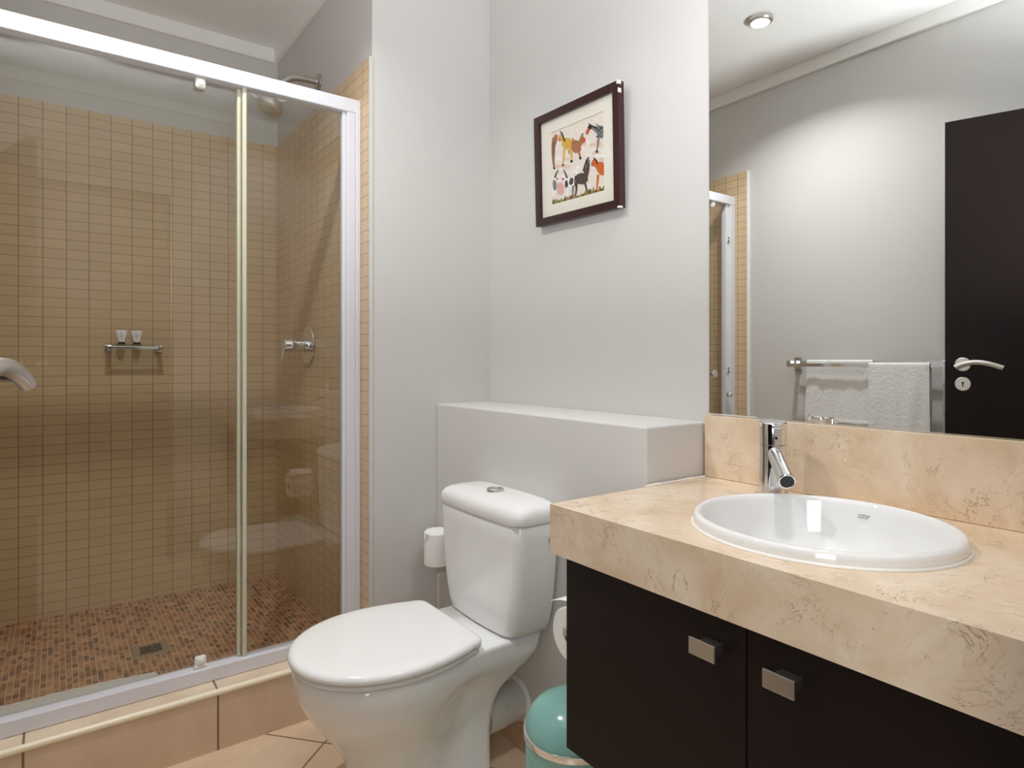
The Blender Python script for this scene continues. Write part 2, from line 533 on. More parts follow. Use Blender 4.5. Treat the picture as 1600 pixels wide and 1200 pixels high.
# ---------------------------------------------------------------- shower screen
XF = -0.069        # front plane of the frame
ZTOP, ZBOT = 2.0262, 0.2159
en = thing('shower_screen', 'white framed sliding glass shower screen on the tiled step', 'shower screen', (XF, -1.08, 0.173))
part('top_rail', box(XF - 0.045, XF, -R + 0.0005, YS - 0.0005, ZTOP - 0.046, ZTOP, 0.003), FRAMEP, en)
bm = box(XF - 0.045, XF, -R + 0.0005, YS - 0.0005, 0.1735, ZBOT, 0.003)
add_box(bm, XF - 0.06, XF - 0.045, -R + 0.0005, YS - 0.0005, 0.1735, ZBOT - 0.014, 0.002)
part('bottom_rail', bm, FRAMEP, en)
bm = box(XF - 0.042, XF - 0.001, YS - 0.048, YS - 0.018, ZBOT, ZTOP - 0.046, 0.003)
add_box(bm, XF - 0.045, XF + 0.001, YS - 0.018, YS - 0.0008, ZBOT - 0.001, ZTOP - 0.02, 0.002)
add_box(bm, XF - 0.030, XF - 0.010, YS - 0.062, YS - 0.048, ZBOT, ZTOP - 0.046, 0.002)
part('jamb', bm, FRAMEP, en)
bm = box(XF - 0.045, XF - 0.001, -R + 0.0008, -R + 0.042, ZBOT, ZTOP - 0.046, 0.003)
add_box(bm, XF - 0.040, XF - 0.012, -R + 0.042, -R + 0.070, ZBOT, ZTOP - 0.046, 0.002)
part('jamb', bm, FRAMEP, en)
bm = box(XF - 0.023, XF - 0.017, -0.872, YS - 0.05, ZBOT - 0.01, ZTOP - 0.03)
fx = part('fixed_pane', bm, GLASS, en)
bm = box(XF - 0.030, XF - 0.014, -0.8665, -0.8535, ZBOT - 0.004, ZTOP - 0.044, 0.003)
part('edge_strip', bm, SEALP, fx, label='cream edge strip of the fixed glass pane')
bm = box(XF - 0.038, XF - 0.032, -R + 0.075, -0.862, ZBOT + 0.002, ZTOP - 0.05)
sd = part('sliding_door', bm, GLASS, en)
bm = box(XF - 0.046, XF - 0.024, -0.8795, -0.8675, ZBOT + 0.001, ZTOP - 0.048, 0.003)
part('edge_strip', bm, SEALP, sd, label='cream edge strip on the sliding glass door')
def roller(y, top):
    if top:
        bm = box(XF - 0.0315, XF - 0.012, y - 0.014, y + 0.014, ZTOP - 0.078, ZTOP - 0.0465, 0.006, 3)
        add_lathe(bm, [(0.009, 0), (0.009, 0.004), (0.006, 0.006)], (XF - 0.013, y, ZTOP - 0.062), (1, 0, 0), 24)
    else:
        bm = box(XF - 0.0315, XF - 0.012, y - 0.016, y + 0.016, ZBOT + 0.0005, ZBOT + 0.034, 0.006, 3)
        add_box(bm, XF - 0.0315, XF - 0.010, y - 0.018, y + 0.018, ZBOT + 0.0005, ZBOT + 0.010, 0.003)
        add_lathe(bm, [(0.010, 0), (0.010, 0.004), (0.007, 0.006)], (XF - 0.013, y, ZBOT + 0.020), (1, 0, 0), 24)
    part('roller', bm, WHITEP, sd, smooth=True, label='white nylon roller of the sliding door')
for y in (-0.984, -1.50):
    roller(y, True); roller(y, False)
bm = lathe([(0.009, -0.012), (0.009, 0.020), (0.019, 0.024), (0.021, 0.032), (0.018, 0.038)], (XF - 0.031, -1.492, 1.065), (1, 0, 0), 32)
add_lathe(bm, [(0.016, 0), (0.018, 0.006), (0.009, 0.010), (0.009, 0.02)], (XF - 0.062, -1.492, 1.065), (1, 0, 0), 32)
part('knob', bm, CHROME, sd, smooth=True, label='chrome pull knob of the sliding door')
bm = lathe([(0.004, 0.0), (0.010, 0.002), (0.0155, 0.008), (0.017, 0.015), (0.0155, 0.022), (0.010, 0.028), (0.003, 0.030)], (XF + 0.0005, -1.601, 0.95), (1, 0, 0), 28)
part('stop_button', bm, CHROME, en, smooth=True, label='round chrome stop button on the jamb')
for zz in (1.083, 1.7877):
    bm = box(XF - 0.012, XF - 0.006, -R + 0.046, -R + 0.064, zz - 0.016, zz + 0.016, 0.002)
    add_lathe(bm, [(0.004, 0), (0.004, 0.003)], (XF - 0.0065, -R + 0.055, zz + 0.010), (1, 0, 0), 16, mat=1)
    add_lathe(bm, [(0.005, 0), (0.005, 0.003)], (XF - 0.0065, -R + 0.055, zz - 0.008), (1, 0, 0), 16, mat=1)
    part('catch_plate', bm, [FRAMEP, BLACKP], en, label='small catch plate with two dark screws')

# ---------------------------------------------------------------- in the shower
HXS, HZS = -0.526, 2.258
sh = thing('overhead_shower', 'steel shower head on a curved arm above the right shower wall', 'shower head', (HXS, YS + TT, HZS))
part('flange', lathe([(0.033, 0), (0.033, 0.006), (0.026, 0.012), (0.018, 0.013)], (HXS, YS + TT - 0.0005, HZS), (0, -1, 0), 36), STEEL, sh, smooth=True)
arm = [(HXS, YS + TT - 0.005, HZS), (HXS, YS - 0.045, HZS - 0.002)] + bez((HXS, YS - 0.055, HZS - 0.003), (HXS, YS - 0.130, HZS - 0.008), (HXS, YS - 0.153, 2.178), 10)
part('arm', tube(arm, 0.0125, 20), STEEL, sh, smooth=True)
ax = Vector((0.0, -0.42, -0.9)).normalized()
bm = lathe([(0.010, -0.006), (0.014, 0.0), (0.017, 0.010), (0.014, 0.018), (0.026, 0.028), (0.043, 0.048), (0.050, 0.072), (0.050, 0.084), (0.045, 0.091), (0.010, 0.093)], Vector(arm[-1]) - ax * 0.006, ax, 40)
hd = part('head', bm, STEEL, sh, smooth=True)
bm = tube([Vector(arm[-1]) + ax * 0.062 + Vector((-0.01, -0.042, 0.016)), Vector(arm[-1]) + ax * 0.060 + Vector((-0.014, -0.066, 0.026))], 0.005, 12)
part('spray_lever', bm, STEEL, hd, smooth=True)

mx = thing('shower_mixer', 'round chrome shower mixer with lever on the right shower wall', 'shower tap', (-0.617, YS, 1.196))
part('plate', lathe([(0.078, 0), (0.080, 0.003), (0.078, 0.007), (0.070, 0.009), (0.02, 0.010)], (-0.617, YS, 1.196), (0, -1, 0), 56), CHROME, mx, smooth=True)
part('body', lathe([(0.026, 0.008), (0.026, 0.034), (0.028, 0.035), (0.028, 0.040), (0.0265, 0.042), (0.0265, 0.098), (0.024, 0.102), (0.01, 0.103)], (-0.617, YS, 1.196), (0, -1, 0), 40), CHROME, mx, smooth=True)
bm = tube([(-0.617, YS - 0.098, 1.190), (-0.617, YS - 0.103, 1.165), (-0.617, YS - 0.112, 1.130)], [0.008, 0.006, 0.0045], 16)
part('lever', bm, CHROME, mx, smooth=True)

sf = thing('shower_shelf', 'small chrome and glass shelf on the back wall of the shower', 'shelf', (XB, -1.066, 1.19))
for y in (-1.158, -0.978):
    bm = box(XB, XB + 0.105, y - 0.008, y + 0.008, 1.176, 1.194, 0.002)
    add_box(bm, XB, XB + 0.012, y - 0.014, y + 0.014, 1.172, 1.198, 0.002)
    part('bracket', bm, CHROME, sf)
part('front_bar', box(XB + 0.094, XB + 0.106, -1.150, -0.986, 1.180, 1.192, 0.002), CHROME, sf)
part('glass_plate', box(XB + 0.004, XB + 0.110, -1.150, -0.986, 1.1945, 1.200, 0.001), TUBG, sf)

def toiletry_tube(x, y, label):
    t = thing('toiletry_tube', label, 'tube', (x, y, 1.200), 'toiletry tubes on the shower shelf')
    rings = []
    n = 24
    for k in range(9):
        s = k / 8
        z = 1.210 + 0.048 * s
        a = 0.0125 + 0.0085 * s
        b = 0.0115 * (1 - s) + 0.0012
        rings.append([Vector((x + b * math.cos(2 * math.pi * i / n), y + a * math.sin(2 * math.pi * i / n), z)) for i in range(n)])
    bm = loft(bmesh.new(), rings)
    body = part('body', bm, SEATM, t, smooth=True)
    bm = bmesh.new()
    for dy, dz0, dz1 in ((-0.004, 0.018, 0.040), (0.0, 0.010, 0.022), (0.003, 0.022, 0.034)):
        xx = x + 0.0100 - 0.0105 * ((dz0 + dz1) / 2) / 0.048 + 0.0042
        add_box(bm, xx - 0.002, xx + 0.0006, y + dy - 0.0007, y + dy + 0.0007, 1.210 + dz0, 1.210 + dz1, M=None)
    part('print', bm, LOGOM, body, label='small dark lettering')
    part('cap', lathe([(0.0125, 0.0004), (0.013, 0.002), (0.0125, 0.0105)], (x, y, 1.200), (0, 0, 1), 28), BLACKP, t, smooth=True, label='dark screw cap')
toiletry_tube(XB + 0.06, -1.116, 'small white toiletry tube standing left on the shower shelf')
toiletry_tube(XB + 0.06, -1.062, 'small white toiletry tube standing right on the shower shelf')

dr = thing('floor_drain', 'square steel drain grate in the brown mosaic shower floor', 'drain', (-0.545, -1.065, 0.12))
part('plate', box(-0.600, -0.490, -1.120, -1.010, 0.1201, 0.1235, 0.001), STEEL, dr)
bm = bmesh.new()
GH = 0.033
for i in range(-3, 4):
    c = i * 0.016
    a0, a1 = max(-GH, -GH - c), min(GH, GH - c)
    if a1 - a0 > 0.006:
        for sgn in (1, -1):
            add_tube(bm, [(-0.545 + a0, -1.065 + sgn * (a0 + c), 0.1236), (-0.545 + a1, -1.065 + sgn * (a1 + c), 0.1236)], 0.0019, 6)
part('grate', bm, DARK, dr, label='dark crossed grate openings')

# bath mat lying on the shower floor behind the rail
rng = random.Random(3)
bm = bmesh.new()
nx, ny = 14, 60
top = [[None] * (ny + 1) for _ in range(nx + 1)]
for i in range(nx + 1):
    for j in range(ny + 1):
        y = -1.655 + (1.655 - 1.066) * j / ny
        xl = -0.333 + 0.113 * (y + 1.066)
        x = xl + (-0.142 - xl) * i / nx
        if i == 0: x += rng.uniform(-0.006, 0.004)
        if j == ny: y += rng.uniform(-0.003, 0.003)
        z = 0.136 + rng.uniform(-0.0015, 0.0015) + 0.004 * math.sin(y * 9)
        if i in (0, nx) or j in (0, ny): z = 0.126
        top[i][j] = bm.verts.new((x, y, z))
for i in range(nx):
    for j in range(ny):
        bm.faces.new((top[i][j], top[i + 1][j], top[i + 1][j + 1], top[i][j + 1]))
r = bmesh.ops.extrude_face_region(bm, geom=bm.faces[:])
for v in r['geom']:
    if isinstance(v, bmesh.types.BMVert):
        v.co.z = 0.1205
solo('bath_mat', bm, TERRY, 'white bath mat lying on the shower floor behind the rail', 'bath mat', (-0.24, -1.365, 0.12), smooth=True, angle=60)

# ---------------------------------------------------------------- toilet
TX = 0.480
to = thing('toilet', 'white close coupled toilet with closed lid in front of the grey ledge', 'toilet', (TX, -0.55, 0.0))
def egg(z, front, ym, a, back, wb, n=72, cr=0.03, conv=False):
    """outline ring (front = most negative y), constant point count"""
    pts = []
    for k in range(41):                      # front half, from right round to left
        th = math.pi * k / 40
        pts.append((a * math.cos(th), ym - (ym - front) * math.sin(th) ** 0.95))
    m = 16
    side = []
    ytap = ym + (back - ym) * 0.62
    for k in range(1, m + 1):
        s = k / m
        y = ym + (back - cr - ym) * s
        q = s * s if conv else min(1.0, (y - ym) / (ytap - ym))
        q = q if conv else q * q * (3 - 2 * q)
        side.append((a + (wb - a) * q, y))
    corner = [(wb - cr + cr * math.cos(t), back - cr + cr * math.sin(t)) for t in [math.pi / 2 * k / 6 for k in range(1, 7)]]
    left = [(-x, y) for x, y in side] + [(-x, y) for x, y in corner]
    right = [(x, y) for x, y in (side + corner)][::-1]
    return [Vector((TX + x, y, z)) for x, y in pts + left + right]
secs = [(0.0, -0.742, -0.59, 0.126, -0.385, 0.114), (0.012, -0.744, -0.59, 0.128, -0.385, 0.115), (0.07, -0.742, -0.59, 0.120, -0.380, 0.106),
        (0.14, -0.756, -0.605, 0.122, -0.376, 0.100), (0.20, -0.790, -0.625, 0.138, -0.366, 0.102), (0.25, -0.828, -0.64, 0.162, -0.345, 0.112),
        (0.30, -0.858, -0.652, 0.183, -0.300, 0.134), (0.335, -0.871, -0.657, 0.1925, -0.262, 0.148), (0.352, -0.875, -0.659, 0.1955, -0.250, 0.151),
        (0.372, -0.877, -0.659, 0.1965, -0.244, 0.152), (0.386, -0.876, -0.659, 0.1945, -0.242, 0.152), (0.391, -0.870, -0.658, 0.189, -0.246, 0.147)]
rings = []
def cat(p0, p1, p2, p3, t):
    return 0.5 * ((2 * p1) + (-p0 + p2) * t + (2 * p0 - 5 * p1 + 4 * p2 - p3) * t * t + (-p0 + 3 * p1 - 3 * p2 + p3) * t ** 3)
full = []
for i in range(len(secs) - 1):
    s0, s1, s2, s3 = secs[max(i - 1, 0)], secs[i], secs[i + 1], secs[min(i + 2, len(secs) - 1)]
    sub = 4 if secs[i + 1][0] - secs[i][0] > 0.03 else 2
    for k in range(sub):
        t = k / sub
        full.append(tuple(cat(a, b, c, d, t) if j else b + (c - b) * t for j, (a, b, c, d) in enumerate(zip(s0, s1, s2, s3))))
full.append(secs[-1])
for s in full:
    ring = egg(*s)
    z = s[0]
    env = max(0.0, min(1.0, (z - 0.0) / 0.10)) * max(0.0, min(1.0, (0.325 - z) / 0.06))
    yc = -0.515 + 0.05 * (z / 0.3)            # hollow between bowl and trap
    for p in ring:
        k = 1 - 0.15 * env * math.exp(-((p.y - yc) / 0.055) ** 2)
        p.x = TX + (p.x - TX) * k
    rings.append(ring)
bm = loft(bmesh.new(), rings)
bowl = part('bowl', bm, CERAMIC, to, smooth=True, angle=50)
bm = lathe([(0.013, 0), (0.013, 0.003), (0.010, 0.004)], (TX + 0.137, -0.505, 0.318), (0.86, -0.1, -0.5), 24, sx=1.0, sy=1.5)
part('fixing_cap', bm, DARK, bowl, label='dark oval fixing hole on the right side of the bowl')

def lid_ring(z, s, grow=0.0):
    front, ym, a, back, wb = -0.888, -0.652, 0.206, -0.448, 0.172
    r = egg(z, front, ym, a, back, wb, cr=0.035, conv=True)
    c = Vector((TX, -0.655, z))
    out = []
    for p in r:
        d = p - c
        out.append(c + d * s - d.normalized() * grow)
    return out
ZL = 0.3995
bm = loft(bmesh.new(), [lid_ring(0.3915, 1, 0.022), lid_ring(0.3917, 1, 0.011), lid_ring(0.3940, 1, 0.007), lid_ring(0.4005, 1, 0.006), lid_ring(0.4035, 1, 0.009), lid_ring(0.4037, 1, 0.03)])
part('seat', bm, SEATM, to, smooth=True, angle=60)
bm = loft(bmesh.new(), [lid_ring(0.4070, 1, 0.016), lid_ring(0.4072, 1, 0.006), lid_ring(0.4095, 1, 0.001), lid_ring(0.4145, 1, 0.0), lid_ring(0.4200, 1, 0.001), lid_ring(0.4250, 1, 0.0045),
                        lid_ring(0.4285, 1, 0.011), lid_ring(0.4302, 1, 0.022), lid_ring(0.4312, 0.74), lid_ring(0.4318, 0.4), lid_ring(0.4320, 0.1)])
part('lid', bm, SEATM, to, smooth=True, angle=60)
for sx in (-0.08, 0.08):
    bm = bmesh.new()
    add_tube(bm, [(TX + sx - 0.03, -0.459, 0.4045), (TX + sx + 0.03, -0.459, 0.4045)], 0.0075, 20)
    add_lathe(bm, [(0.010, 0), (0.010, 0.012)], (TX + sx, -0.459, 0.3912), (0, 0, 1), 20)
    part('hinge', bm, SEATM, to, smooth=True)

def rrect(z, w, yf, yb, cr_f, cr_b, bulge=0.0, n=8):
    pts = []
    def arc(cx, cy, r, a0, a1):
        return [(cx + r * math.cos(a0 + (a1 - a0) * k / n), cy + r * math.sin(a0 + (a1 - a0) * k / n)) for k in range(n + 1)]
    pts += arc(w - cr_b, yb - cr_b, cr_b, 0, math.pi / 2)
    pts += arc(-w + cr_b, yb - cr_b, cr_b, math.pi / 2, math.pi)
    pts += arc(-w + cr_f, yf + cr_f, cr_f, math.pi, 1.5 * math.pi)
    x0, x1 = -w + cr_f, w - cr_f
    pts += [(x0 + (x1 - x0) * k / 12, yf) for k in range(1, 12)]
    pts += arc(w - cr_f, yf + cr_f, cr_f, 1.5 * math.pi, 2 * math.pi)
    out = []
    for x, y in pts:
        q = max(0.0, 1 - (x / w) ** 2)
        t = max(0.0, (yb - y) / (yb - yf))
        out.append(Vector((TX + x, y - bulge * q * t, z)))
    return out
YB = -LD - 0.004
tk = [(0.3935, 0.130, -0.347), (0.394, 0.152, -0.359), (0.399, 0.163, -0.3655), (0.42, 0.172, -0.368), (0.46, 0.183, -0.370), (0.52, 0.1935, -0.372), (0.60, 0.202, -0.373), (0.66, 0.206, -0.3735), (0.697, 0.2075, -0.374), (0.7005, 0.2055, -0.372)]
bm = loft(bmesh.new(), [rrect(z, w_, yf, YB, 0.036, 0.015, 0.012) for z, w_, yf in tk])
ci = part('cistern', bm, CERAMIC, to, smooth=True, angle=50)
lidr = [(0.7025, 0.202, -0.370, 0.03), (0.703, 0.2095, -0.376, 0.036), (0.707, 0.2115, -0.3785, 0.037), (0.723, 0.211, -0.378, 0.037), (0.734, 0.2085, -0.375, 0.036), (0.744, 0.201, -0.366, 0.034),
        (0.7505, 0.189, -0.352, 0.032), (0.755, 0.166, -0.336, 0.030), (0.758, 0.13, -0.322, 0.026), (0.7595, 0.06, -0.300, 0.02)]
bm = loft(bmesh.new(), [rrect(z, w_, yf, YB - (0 if i < 5 else 0.004 * (i - 4)), cr, 0.015 + 0.001 * i, 0.012) for i, (z, w_, yf, cr) in enumerate(lidr)])
cl = part('cistern_lid', bm, CERAMIC, to, smooth=True, angle=50)
bm = lathe([(0.0245, 0), (0.0245, 0.007), (0.022, 0.009), (0.0215, 0.0075), (0.002, 0.0072)], (TX + 0.006, -0.3085, 0.7575), (0, 0, 1), 36)
part('flush_button', bm, STEEL, cl, smooth=True, label='round steel flush button')
bm = lathe([(0.011, 0), (0.011, 0.004), (0.008, 0.005)], (TX + 0.2045, -0.262, 0.655), (1, 0, 0), 24)
part('side_plug', bm, STEEL, ci, smooth=True, label='small steel plug in the side of the cistern')

wp = thing('waste_pipe', 'grey white waste pipe between toilet foot and ledge wall', 'pipe', (TX + 0.012, -0.30, 0.135))
px_, pz = TX + 0.012, 0.137
part('pipe', tube([(px_, -0.355, pz), (px_, -LD - 0.0005, pz)], 0.055, 40), PIPEM, wp, smooth=True)
part('socket', tube([(px_, -0.362, pz), (px_, -0.357, pz), (px_, -0.305, pz), (px_, -0.303, pz)], [0.0565, 0.0585, 0.0585, 0.0565], 40), PIPEM, wp, smooth=True)
part('sealant_ring', tube([(px_, -LD - 0.010, pz), (px_, -LD - 0.006, pz), (px_, -LD - 0.0003, pz)], [0.0555, 0.061, 0.0635], 40), SILIC, wp, smooth=True)

# ---------------------------------------------------------------- spare roll and its stand by the end wall
SX, SYY = 0.095, -0.279
rh = thing('paper_holder', 'dark metal holder behind the cistern carrying the upright spare roll', 'toilet roll holder', (SX, -LD, 0.42))
part('wall_plate', box(SX - 0.022, SX + 0.022, -LD - 0.008, -LD - 0.0003, 0.397, 0.443, 0.002), STEEL, rh)
part('arm', box(SX - 0.0095, SX + 0.0095, SYY - 0.0125, -LD - 0.008, 0.4105, 0.4300, 0.0015), STEEL, rh)
part('post', tube([(SX, SYY, 0.430), (SX, SYY, 0.545)], 0.006, 16), STEEL, rh, smooth=True)
part('stop_collar', lathe([(0.014, 0), (0.014, 0.004)], (SX, SYY, 0.4345), (0, 0, 1), 20), STEEL, rh)
def paper_tube(bm, o, axis, r, h, rin=0.021, seg=44, jit=0.0):
    prof = [(rin, 0.0), (r - 0.003, 0.0), (r, 0.003), (r, h - 0.004), (r - 0.004, h), (rin, h)]
    a = add_lathe(bm, prof, o, axis, seg, cap0=False, cap1=False, mat=0)
    add_lathe(bm, [(rin, 0.0), (rin, h)], o, axis, seg, cap0=False, cap1=False, mat=1)
    add_lathe(bm, [(rin - 0.0015, 0.0), (rin - 0.0015, h)], o, axis, seg, cap0=False, cap1=False, mat=1)
    return bm
spr = thing('toilet_roll', 'spare white toilet roll standing upright left of the cistern', 'toilet roll', (SX, SYY, 0.44), 'toilet rolls')
bm = paper_tube(bmesh.new(), (SX, SYY, 0.4395), (0, 0, 1), 0.0455, 0.113, 0.02)
add_lathe(bm, [(0.0425, 0.1125), (0.040, 0.1150), (0.030, 0.1165), (0.002, 0.1170)], (SX, SYY, 0.4395), (0, 0, 1), 44)
part('roll', bm, [PAPER, CARD], spr, smooth=True)
bm = bmesh.new()
v = [bm.verts.new(p) for p in ((SX - 0.016, SYY - 0.0440, 0.5515), (SX + 0.014, SYY - 0.0452, 0.5515), (SX + 0.002, SYY - 0.0485, 0.523))]
bm.faces.new(v)
r = bmesh.ops.extrude_face_region(bm, geom=bm.faces[:])
bmesh.ops.translate(bm, verts=[g for g in r['geom'] if isinstance(g, bmesh.types.BMVert)], vec=(0, -0.0008, 0.0))
part('folded_tip', bm, PAPER, spr, label='first sheet folded to a point')

# roll on the side of the vanity
HX, HY, HZ = 0.940, -0.425, 0.530
h2 = thing('paper_holder', 'chrome roll holder fixed to the left side of the dark vanity', 'toilet roll holder', (1.0295, -0.30, HZ + 0.016))
part('wall_plate', box(1.0215, 1.0293, -0.335, -0.285, HZ - 0.009, HZ + 0.041, 0.002), CHROME, h2)
part('arm', box(HX - 0.007, 1.022, -0.317, -0.303, HZ + 0.008, HZ + 0.024, 0.0015), CHROME, h2)
part('bar', box(HX - 0.007, HX + 0.007, -0.438, -0.317, HZ + 0.004, HZ + 0.020, 0.0015), CHROME, h2)
rl = thing('toilet_roll', 'white toilet roll hanging half hidden beside the dark vanity', 'toilet roll', (HX, HY, HZ), 'toilet rolls')
bm = paper_tube(bmesh.new(), (HX, -0.322, HZ), (0, -1, 0), 0.062, 0.100, 0.021)
part('roll', bm, [PAPER, CARD], rl, smooth=True)
bm = bmesh.new()
rings = []
for k in range(11):
    t = k / 10
    x = HX + 0.045 - 0.107 * t
    z = HZ + 0.0635 + 0.012 * math.sin(math.pi * t) - 0.006 * t
    rings.append([Vector((x, -0.322, z)), Vector((x, -0.421 - 0.006 * t, z + 0.001)), Vector((x, -0.421 - 0.006 * t, z + 0.0022)), Vector((x, -0.322, z + 0.0012))])
loft(bm, rings)
part('loose_sheet', bm, PAPER, rl, smooth=True, label='loose first sheet lying over the roll')

# ---------------------------------------------------------------- pedal bin
BX, BY, BR = 0.915, -0.392, 0.107
bn = thing('waste_bin', 'teal dome lidded bin with chrome band between toilet and vanity', 'bin', (BX, BY, 0))
part('body', lathe([(BR - 0.006, 0.0), (BR, 0.004), (BR, 0.291), (BR - 0.003, 0.293)], (BX, BY, 0.0), (0, 0, 1), 56), TEAL, bn, smooth=True)
bm = lathe([(BR + 0.001, 0), (BR + 0.004, 0.002), (BR + 0.005, 0.008), (BR + 0.004, 0.0165), (BR - 0.002, 0.018)], (BX, BY, 0.2905), (0, 0, 1), 56)
part('band', bm, CHROME, bn, smooth=True, label='chrome band around the bin')
prof = [(BR * math.cos(math.pi / 2 * k / 14) ** 0.86, 0.014 + 0.078 * math.sin(math.pi / 2 * k / 14) ** 0.95) for k in range(14)] + [(0.002, 0.092)]
part('lid', lathe([(BR, 0.0165)] + prof, (BX, BY, 0.292), (0, 0, 1), 56), TEAL, bn, smooth=True)

# ---------------------------------------------------------------- vanity
CX0, CX1, CY0, CZ0, CZ1 = 1.0018, XR - 0.001, -0.53, 0.846 - 0.0975, 0.846
BC = Vector((1.424, -0.287)); BA, BB = 0.2095, 0.2000
KX0, KX1, KY0, KZ0 = 1.030, XR - 0.001, -0.492, 0.363
vc = thing('vanity_cabinet', 'dark wenge wall hung vanity cabinet under the marble worktop', 'cabinet', (1.43, -0.25, KZ0))
bm = box(KX0, KX0 + 0.018, KY0, -0.002, KZ0, CZ0 - 0.0005, 0.001)
add_box(bm, KX1 - 0.018, KX1, KY0, -0.002, KZ0, CZ0 - 0.0005, 0.001)
add_box(bm, KX0 + 0.018, KX1 - 0.018, KY0, -0.002, KZ0, KZ0 + 0.018, 0.001)
add_box(bm, KX0 + 0.018, KX1 - 0.018, -0.020, -0.002, KZ0 + 0.018, CZ0 - 0.0005)
add_box(bm, KX0 + 0.018, KX1 - 0.018, KY0 + 0.001, KY0 + 0.02, CZ0 - 0.06, CZ0 - 0.0005)
part('carcass', bm, WENGE, vc)
dws = [(KX0 - 0.001, 1.4335), (1.4335, KX1)]
hh = [(1.348, 1.396), (1.474, 1.5215)]
for i in range(2):
    x0, x1 = dws[i]
    bm = box(x0 + 0.001, x1 - 0.0015, -0.511, KY0 - 0.001, KZ0, CZ0 - 0.003, 0.001)
    dd = part('door', bm, WENGE, vc)
    a, b = hh[i]
    bm = box(a, b, -0.5365, -0.5315, 0.6785, 0.705, 0.0012)
    add_box(bm, a + 0.016, b - 0.001, -0.5318, -0.5112, 0.6885, 0.704, 0.001)
    part('handle', bm, SATIN, dd, label='small satin metal plate handle')

# worktop with a round cut-out
def ell(s, z, n=64):
    return [Vector((BC.x + BA * s * math.cos(2 * math.pi * k / n), BC.y + BB * s * math.sin(2 * math.pi * k / n), z)) for k in range(n)]
def slab_with_hole(bm, z0, z1, x0, x1, y0, y1, s):
    outer = []
    n = 64
    for k in range(n):      # outer loop matched to the hole by angle
        c, s_ = math.cos(2 * math.pi * k / n), math.sin(2 * math.pi * k / n)
        tx = (x1 - BC.x) / c if c > 1e-9 else ((x0 - BC.x) / c if c < -1e-9 else 1e9)
        ty = (y1 - BC.y) / s_ if s_ > 1e-9 else ((y0 - BC.y) / s_ if s_ < -1e-9 else 1e9)
        t = min(tx, ty)
        outer.append(Vector((BC.x + c * t, BC.y + s_ * t, 0)))
    for cx, cy in ((x0, y0), (x0, y1), (x1, y0), (x1, y1)):      # snap the nearest ray to each corner
        k = min(range(n), key=lambda i: (outer[i].x - cx) ** 2 + (outer[i].y - cy) ** 2)
        outer[k] = Vector((cx, cy, 0))
    inn = ell(s, 0)
    o1 = [bm.verts.new((p.x, p.y, z1)) for p in outer]; i1 = [bm.verts.new((p.x, p.y, z1)) for p in inn]
    o0 = [bm.verts.new((p.x, p.y, z0)) for p in outer]; i0 = [bm.verts.new((p.x, p.y, z0)) for p in inn]
    for k in range(n):
        j = (k + 1) % n
        bm.faces.new((o1[k], o1[j], i1[j], i1[k])); bm.faces.new((o0[j], o0[k], i0[k], i0[j]))
        bm.faces.new((o0[k], o0[j], o1[j], o1[k])); bm.faces.new((i0[j], i0[k], i1[k], i1[j]))
bm = bmesh.new()
MX = 1.75
slab_with_hole(bm, CZ1 - 0.03, CZ1, CX0, MX, CY0, -0.001, 0.945)
bmesh.ops.remove_doubles(bm, verts=bm.verts[:], dist=1e-5)
add_box(bm, MX, CX1, CY0, -0.001, CZ1 - 0.03, CZ1)
add_box(bm, CX0, CX1, CY0, CY0 + 0.018, CZ0, CZ1 - 0.03)
add_box(bm, CX0, CX0 + 0.018, CY0 + 0.018, -0.001, CZ0, CZ1 - 0.03)
wt = solo('worktop', bm, MARBLE, 'cream marble vanity worktop with a deep front edge', 'worktop', (1.42, -0.27, CZ1))
solo('backsplash', box(0.9952, CX1, -0.0253, -0.0008, CZ1 + 0.0004, 0.9985, 0.0012), MARBLE, 'cream marble upstand between worktop and mirror', 'backsplash', (1.42, -0.013, CZ1))

bm = bmesh.new()
rs = random.Random(11)
add_tube(bm, [(CX0 + 0.001, -LD + 0.215 * k / 12, CZ1 + 0.0015) for k in range(-1, 12)], [0.0030 + rs.uniform(-0.0008, 0.0016) for k in range(13)], 10)
part('sealant_bead', bm, SILIC, wt, smooth=True, label='rough white sealant along the ledge')

# mirror
bm = box(0.9947, XR - 0.002, -0.0055, -0.0005, 0.9990, 2.44)
mo = mesh_obj('wall_mirror', bm, [MIRROR_E, MIRROR], None, base=(1.42, -0.003, 0.999))
mo.location = (1.42, -0.003, 0.999)
mo['label'] = 'large frameless mirror standing on the marble upstand'; mo['category'] = 'mirror'
for p in mo.data.polygons:
    if p.normal.y < -0.9:
        p.material_index = 1

# basin
ba = thing('wash_basin', 'white round drop in basin set in the marble worktop', 'sink', (BC.x, BC.y, CZ1))
prof = [(0.985, 0.0006), (1.0, 0.003), (1.0, 0.010), (0.993, 0.0165), (0.978, 0.0205), (0.958, 0.0212), (0.938, 0.0185), (0.922, 0.012), (0.908, -0.002), (0.885, -0.028), (0.84, -0.052), (0.77, -0.075), (0.66, -0.096), (0.50, -0.112), (0.30, -0.122), (0.135, -0.127)]
def ering(s, h, n=96):
    return [Vector((BC.x + BA * s * math.cos(2 * math.pi * k / n), BC.y + BB * s * math.sin(2 * math.pi * k / n), CZ1 + h)) for k in range(n)]
under = [(0.135, -0.135), (0.30, -0.131), (0.51, -0.121), (0.68, -0.104), (0.79, -0.083), (0.855, -0.058), (0.895, -0.031), (0.92, -0.010), (0.935, 0.0006)]
bm = bmesh.new()
loft(bm, [ering(s, h) for s, h in prof + under] , False, False)
bmesh.ops.remove_doubles(bm, verts=bm.verts[:], dist=1e-6)
